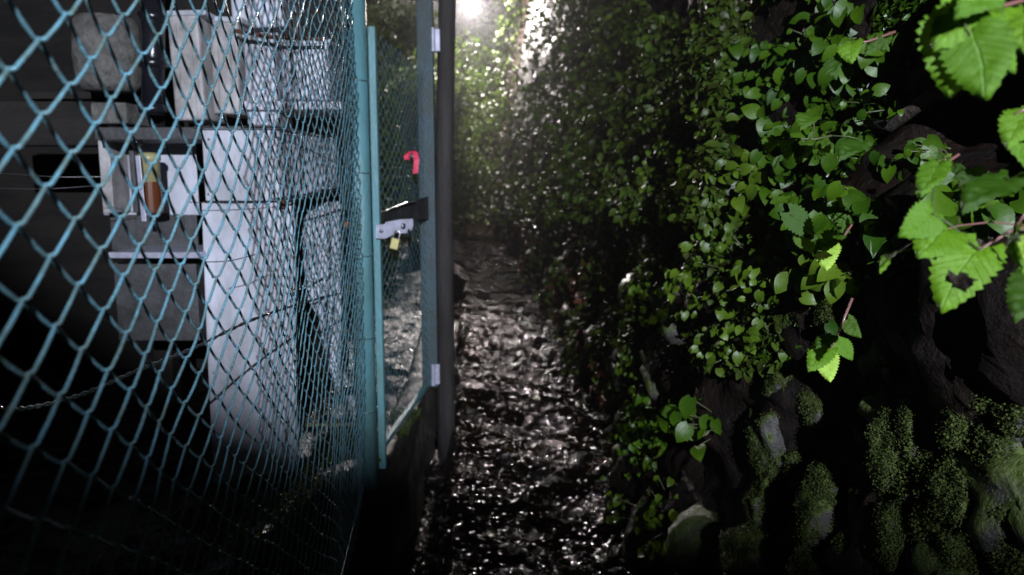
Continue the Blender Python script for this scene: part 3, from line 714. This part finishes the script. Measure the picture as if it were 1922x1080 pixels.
# far tangle: too many to count
def tangle(name, n, boxpx, szf, mk, label, cat='undergrowth', sd=1, out=.3, thr=-.1):
    rs = np.random.default_rng(sd)
    X = rs.uniform(boxpx[0], boxpx[2], n); Y = rs.uniform(boxpx[1], boxpx[3], n)
    pt, ok = hit_bank(X, Y); pt = pt[ok]
    k = np.array([fbm(p[1] * 1.1, p[2] * 1.6, sd) for p in pt]) > thr; pt = pt[k]; m = len(pt)
    d = out * rs.random(m) * np.clip(pt[:, 1] / 6, .4, 3)
    view = unit(np.array([0, 0, CAMZ]) - pt)
    pt = pt + np.array([-1, -.1, .15]) * d[:, None]
    nr = view * .3 + np.array([-.4, 0, .6]) + rs.normal(0, .5, (m, 3)); tip = np.array([-.3, -.1, -.5]) + rs.normal(0, .7, (m, 3))
    o = leaf_obj(name, pt, nr, tip, szf * rs.uniform(.6, 1.4, m) * np.clip(pt[:, 1] / 3, .8, 4.5) ** .6, T_LOW, M[mk], None, vr=rs.random(m))
    return tag(o, label, cat, kind='stuff')
tangle('undergrowth', 22000, (860, -60, 1420, 420), .040, 'leaf_far', 'dark sparkling undergrowth covering the far part of the bank', sd=3)
tangle('undergrowth', 6000, (1000, 380, 1500, 700), .035, 'leaf_far', 'dim undergrowth on the lower bank above the path', sd=5, out=.12, thr=.0)
tangle('ivy', 24000, (1400, -60, 1922, 620), .028, 'ivy', 'small dark ivy leaves filling the gaps of the near bank', 'ivy', sd=6, out=.06, thr=.02)
tangle('ivy', 12000, (1150, 400, 1720, 690), .026, 'ivy', 'dim creeping leaves spreading low over the bank above the mossy stones', 'ivy', sd=16, out=.08, thr=-.12)
tangle('dead_leaves', 9000, (960, 300, 1350, 760), .035, 'dead', 'brown dead leaves lying on the bare earth of the bank', 'dead leaves', sd=8, out=.05, thr=.0)

# far trees and bushes closing the view
def tree(x, y, z0, z1, rad, n, label, sd, mk='leaf_far', trunk=True, size=.16):
    rs = np.random.default_rng(sd)
    t = thing('tree' if trunk else 'bush', (x, y, z0), label, 'tree' if trunk else 'bush', 'trees beyond the path' if trunk else 'bushes beyond the path')
    nb = 34; c = np.stack([x + rs.normal(0, rad * .55, nb), y + rs.normal(0, rad * .45, nb), rs.uniform(z0 + (z1 - z0) * (.25 if trunk else 0.03), z1, nb)], 1)
    k = rs.integers(0, nb, n); pt = c[k] + rs.normal(0, rad * .26, (n, 3))
    pt[:, 2] = np.maximum(pt[:, 2], .05)
    leaf_obj('crown' if trunk else 'foliage', pt, rs.normal(0, 1, (n, 3)) + np.array([0, -.3, .4]), rs.normal(0, .7, (n, 3)) + np.array([0, 0, -.5]), rs.uniform(.6, 1.3, n) * size, T_LOW, M[mk], t, vr=rs.random(n))
    mb = MB()
    if trunk: mb.tube([(x, y, z0), (x + .1, y, z0 + (z1 - z0) * .5), (x + .25, y + .1, z1 * .9)], [.22, .15, .05], 10)
    for i in range(9):
        a = Vector((x, y, z0 + (z1 - z0) * rs.uniform(.05, .5))); b = Vector(c[i]); mb.tube([a, a.lerp(b, .5) + Vector((0, 0, .15)), b], [.06, .035, .012], 6)
    mb.build('trunk' if trunk else 'stem', M['bark'], t, smooth=True)
tree(-1.2, 37, 0, 9.5, 2.6, 9000, 'tall tree right behind the lit lamp', 1)
tree(3.0, 36, 1, 10.5, 2.6, 8000, 'tall tree right of the lit lamp above the bank', 2)
tree(-6.0, 35, 0, 9.5, 2.6, 8000, 'tree seen through the gate beyond the yard', 3)
tree(-9.5, 27, 0, 9, 2.8, 6000, 'tree far behind the white cabinet', 4)
tree(-1.9, 23.0, 0, 5.2, 1.3, 12000, 'dark bush closing the far end of the path', 5, trunk=False, size=.12)
tree(-2.7, 15, .3, 5.4, 1.0, 9000, 'dark bush behind the gate in the yard', 6, trunk=False, size=.10)
tree(-1.85, 9.5, .3, 2.1, .55, 7000, 'low bush at the back of the yard seen through the gate', 7, trunk=False, size=.07)
tree(-1.55, 7.4, .3, 3.3, .42, 4500, 'bush with thin stems standing just behind the gate', 9, trunk=False, size=.06)
tree(-5.5, 12, .3, 4.5, 1.5, 6000, 'large dark bush behind the shed', 8, trunk=False, size=.12)

# near branches with single leaves
LEAFN = {}
def near_leaf_mesh(v, mk):
    key = (v, mk)
    if key not in LEAFN:
        V, Fq = T_NEAR; V = V.copy(); rs = np.random.default_rng(v)
        V[:, 2] += .05 * np.sin(V[:, 1] * 6 + v) * (.4 + abs(V[:, 0])) + .025 * np.sin(abs(V[:, 0]) * 14 - V[:, 1] * 26)
        V[:, 0] += .05 * np.sin(V[:, 1] * 3 + v * 1.7)
        o = np_mesh('leaf', V, Fq, M[mk], None, np.full(len(V), rs.uniform(.2, .8)), True); me = o.data; bpy.data.objects.remove(o); LEAFN[key] = me
        for nm, arr in (('lu', T_NEAR[0][:, 0]), ('lt', T_NEAR[0][:, 1])):
            at = me.attributes.new(nm, 'FLOAT', 'POINT'); at.data.foreach_set('value', arr.astype(np.float32))
    return LEAFN[key]
def branch(label, Y, stem, leaves, mk='leaf_near', stem_m='redstem', r=.0022, name='leafy_branch'):
    pts = [P(*s) if len(s) == 3 else P(s[0], s[1], Y) for s in stem]
    t = thing(name, pts[0], label, 'branch', 'overhanging branches at the right')
    MB().tube(pts, [r * (1 - .6 * i / (len(pts) - 1)) for i in range(len(pts))], 7).build('stem', M[stem_m], t, smooth=True)
    for i, lf in enumerate(leaves):
        bx, by, tx, ty = lf[:4]; wide = lf[4] if len(lf) > 4 else 1.; tilt_ = lf[5] if len(lf) > 5 else random.uniform(-.35, .35); mm = lf[6] if len(lf) > 6 else mk
        yy = Y + random.uniform(-.03, .03)
        a = P(bx, by, yy); b = P(bx + (tx - bx) * .88, by + (ty - by) * .88, yy - .02); d = b - a; L = d.length; yv = d.normalized()
        view = (Vector((0, 0, CAMZ)) - a).normalized(); zv = (view + Vector((-.2, 0, .35))).normalized(); zv = (zv - yv * zv.dot(yv)).normalized()
        zv = Matrix.Rotation(tilt_, 3, yv) @ zv; xv = yv.cross(zv)
        o = bpy.data.objects.new('leaf', near_leaf_mesh(i % 5, mm)); COL.objects.link(o); o.parent = t
        Mx = Matrix((xv * L * wide, yv * L, zv * L)).transposed().to_4x4(); Mx.translation = a - Vector(t.location); o.matrix_local = Mx
        if label.startswith('reddish twig') and i == 0:       # the eaten hole
            me = o.data.copy(); bm = bmesh.new(); bm.from_mesh(me)
            bmesh.ops.delete(bm, geom=[f for f in bm.faces if ((f.calc_center_median().x + .02) / .15) ** 2 + ((f.calc_center_median().y - .56) / .11) ** 2 < 1], context='FACES')
            bm.to_mesh(me); bm.free(); o.data = me
        # leaf stalk
        q = min(pts, key=lambda p: (p - a).length)
        if (q - a).length > .004: MB().tube([q, q.lerp(a, .6) + Vector((0, 0, .002)), a + yv * L * .06], [.0011, .0009, .0008], 5).build('stalk', M['stem'], t, smooth=True)
branch('branch of big bright serrated leaves in the top right corner', .72, [(1960, -10), (1880, 12), (1820, 10), (1790, 20)],
       [(1872, 0, 1745, 78, 1.0, .1), (1800, 30, 1772, 192, .95, -.2), (1820, 60, 1850, 200, 1.15, .15), (1860, -20, 1800, 30, .9), (1930, 15, 1915, 105, .9, .2), (1850, 10, 1890, 75, .9, .3), (1840, 60, 1905, 150, .8, .1)])
branch('short side shoot of serrated leaves entering from the right edge', .80, [(1960, 190), (1925, 205), (1905, 215)],
       [(1935, 205, 1885, 275, .9, .1), (1940, 260, 1893, 240, .7, .5), (1945, 300, 1900, 270, .8, .2)])
branch('reddish twig carrying serrated leaves, one with a dark hole', .80, [(1960, 418), (1895, 435), (1850, 462), (1838, 470)],
       [(1840, 462, 1758, 592, .95, -.1), (1785, 430, 1712, 472, 1.35, .1), (1752, 398, 1690, 444, 1.0, -.5), (1800, 300, 1770, 372, .0001)][:3])
branch('leafy shoot of bent light green leaves at the right edge', .78, [(1960, 380), (1925, 400), (1905, 430)],
       [(1905, 430, 1912, 530, .45, .9), (1935, 440, 1900, 500, .6, .4, 'leaf_lime'), (1940, 510, 1895, 608, .9, .2, 'leaf_mid'), (1890, 330, 1800, 392, .9, .3, 'leaf_mid')])
branch('thin bare looking twig with few leaves crossing below the dark hollow', .86, [(1925, 424), (1860, 417), (1800, 424), (1740, 440), (1690, 470)],
       [(1690, 470, 1640, 505, .6, .8), (1850, 350, 1805, 392, 1.0, .2, 'leaf_mid'), (1760, 305, 1720, 368, .9, .3), (1800, 340, 1850, 310, .8, .4, 'leaf_mid')], r=.0012)
branch('small shoot with one bright upright leaf above the green tangle', 1.15, [(1680, 60), (1630, 78), (1600, 82)],
       [(1600, 78, 1596, 118, 1.15, .1), (1640, 72, 1668, 100, .8, .2, 'leaf_mid'), (1660, 66, 1620, 100, .8, .1, 'leaf_mid'), (1560, 110, 1570, 150, 1.0, .1, 'leaf_mid')])
branch('small hanging shoot ending in a lime leaf above the mossy stones', 1.25, [(1600, 560), (1580, 610), (1562, 650), (1555, 668)],
       [(1556, 668, 1556, 722, 1.05, .1, 'leaf_lime'), (1556, 652, 1508, 694, 1.0, .1), (1570, 640, 1606, 680, .95, -.2), (1560, 630, 1530, 652, .9, .2, 'leaf_mid'), (1590, 600, 1616, 640, .9, .3, 'leaf_mid')])
branch('small shoot with a yellow green leaf at the middle of the bank', 1.3, [(1600, 420), (1580, 450), (1560, 465)],
       [(1558, 462, 1548, 510, 1.2, .1, 'leaf_lime'), (1575, 440, 1520, 470, .8, .3, 'leaf_mid'), (1595, 425, 1560, 400, .9, .2, 'leaf_mid'), (1480, 400, 1540, 450, .9, -.2, 'leaf_mid'), (1500, 440, 1536, 480, .8, -.1, 'leaf_mid')])
branch('small shoot of paired leaves left of the dark hollow', 1.2, [(1560, 255), (1530, 262), (1490, 260), (1450, 262)],
       [(1455, 255, 1440, 285, 1.1, .1, 'leaf_mid'), (1510, 265, 1500, 305, 1.1, .1, 'leaf_mid'), (1478, 262, 1478, 300, 1.0, -.2, 'leaf_mid'), (1618, 262, 1570, 300, .9, .2, 'leaf_mid'), (1540, 260, 1560, 290, .9, .2, 'leaf_mid'), (1525, 215, 1500, 240, 1.2, .1, 'leaf_mid')], stem_m='stem')
branch('small shoot of light green leaves beside the dark hollow', 1.0, [(1800, 290), (1770, 310), (1745, 330)],
       [(1752, 335, 1722, 368, .9, .1), (1765, 312, 1738, 330, .9, .2), (1790, 315, 1818, 330, .8, .3, 'leaf_mid'), (1770, 296, 1775, 308, 1.1, .2, 'leaf_lime')])
# dark root in the hollow
(p1_,), _ = hit_bank([1660], [230]); (p2_,), _ = hit_bank([1860], [170])
a = Vector(p1_) + Vector((-.05, 0, 0)); b = Vector(p2_) + Vector((-.05, 0, 0))
tag(MB().tube([a, a.lerp(b, .3) + Vector((0, 0, -.03)), a.lerp(b, .7) + Vector((0, 0, .02)), b], [.008, .016, .02, .018], 9).build('root', M['bark'], smooth=True, origin=a), 'bare brown root crossing the dark hollow in the bank', 'root')

# leaf litter on kerb and path: small wet fallen leaves
rs = np.random.default_rng(9); n = 5000
y = rs.uniform(1.8, 10, n); x = np.interp(y, BY, BX) - rs.uniform(0, 1.25, n)
pt = np.stack([x, y, np.array([path_h(a_, b_) for a_, b_ in zip(x, y)]) + .008], 1)
tag(leaf_obj('leaf_litter', pt, rs.normal(0, .3, (n, 3)) + np.array([0, 0, 1]), rs.normal(0, 1, (n, 3)), rs.uniform(.018, .042, n), T_LOW, M['litter']), 'small wet fallen leaves strewn over the path', 'leaf litter', kind='stuff')

# ---------------------------------------------------------------- haze
hz = MB().box((0, 18, 7.2), (420, 420, 17.2)).build('haze', M['earth']); hz.data.materials.clear()
hm = bpy.data.materials.new('haze_air'); hm.use_nodes = True; nt = hm.node_tree; nt.nodes.clear()
ou = nt.nodes.new('ShaderNodeOutputMaterial'); pv = nt.nodes.new('ShaderNodeVolumePrincipled')
pv.inputs['Density'].default_value = .0013; pv.inputs['Anisotropy'].default_value = .75; pv.inputs['Color'].default_value = (.9, .9, .95, 1)  # thin volume put in to make the glow around the lamp
nt.links.new(pv.outputs[0], ou.inputs['Volume']); hz.data.materials.append(hm); hz['kind'] = 'stuff'; hz['label'] = 'thin haze added for the glow around the lamp'; hz['category'] = 'haze'
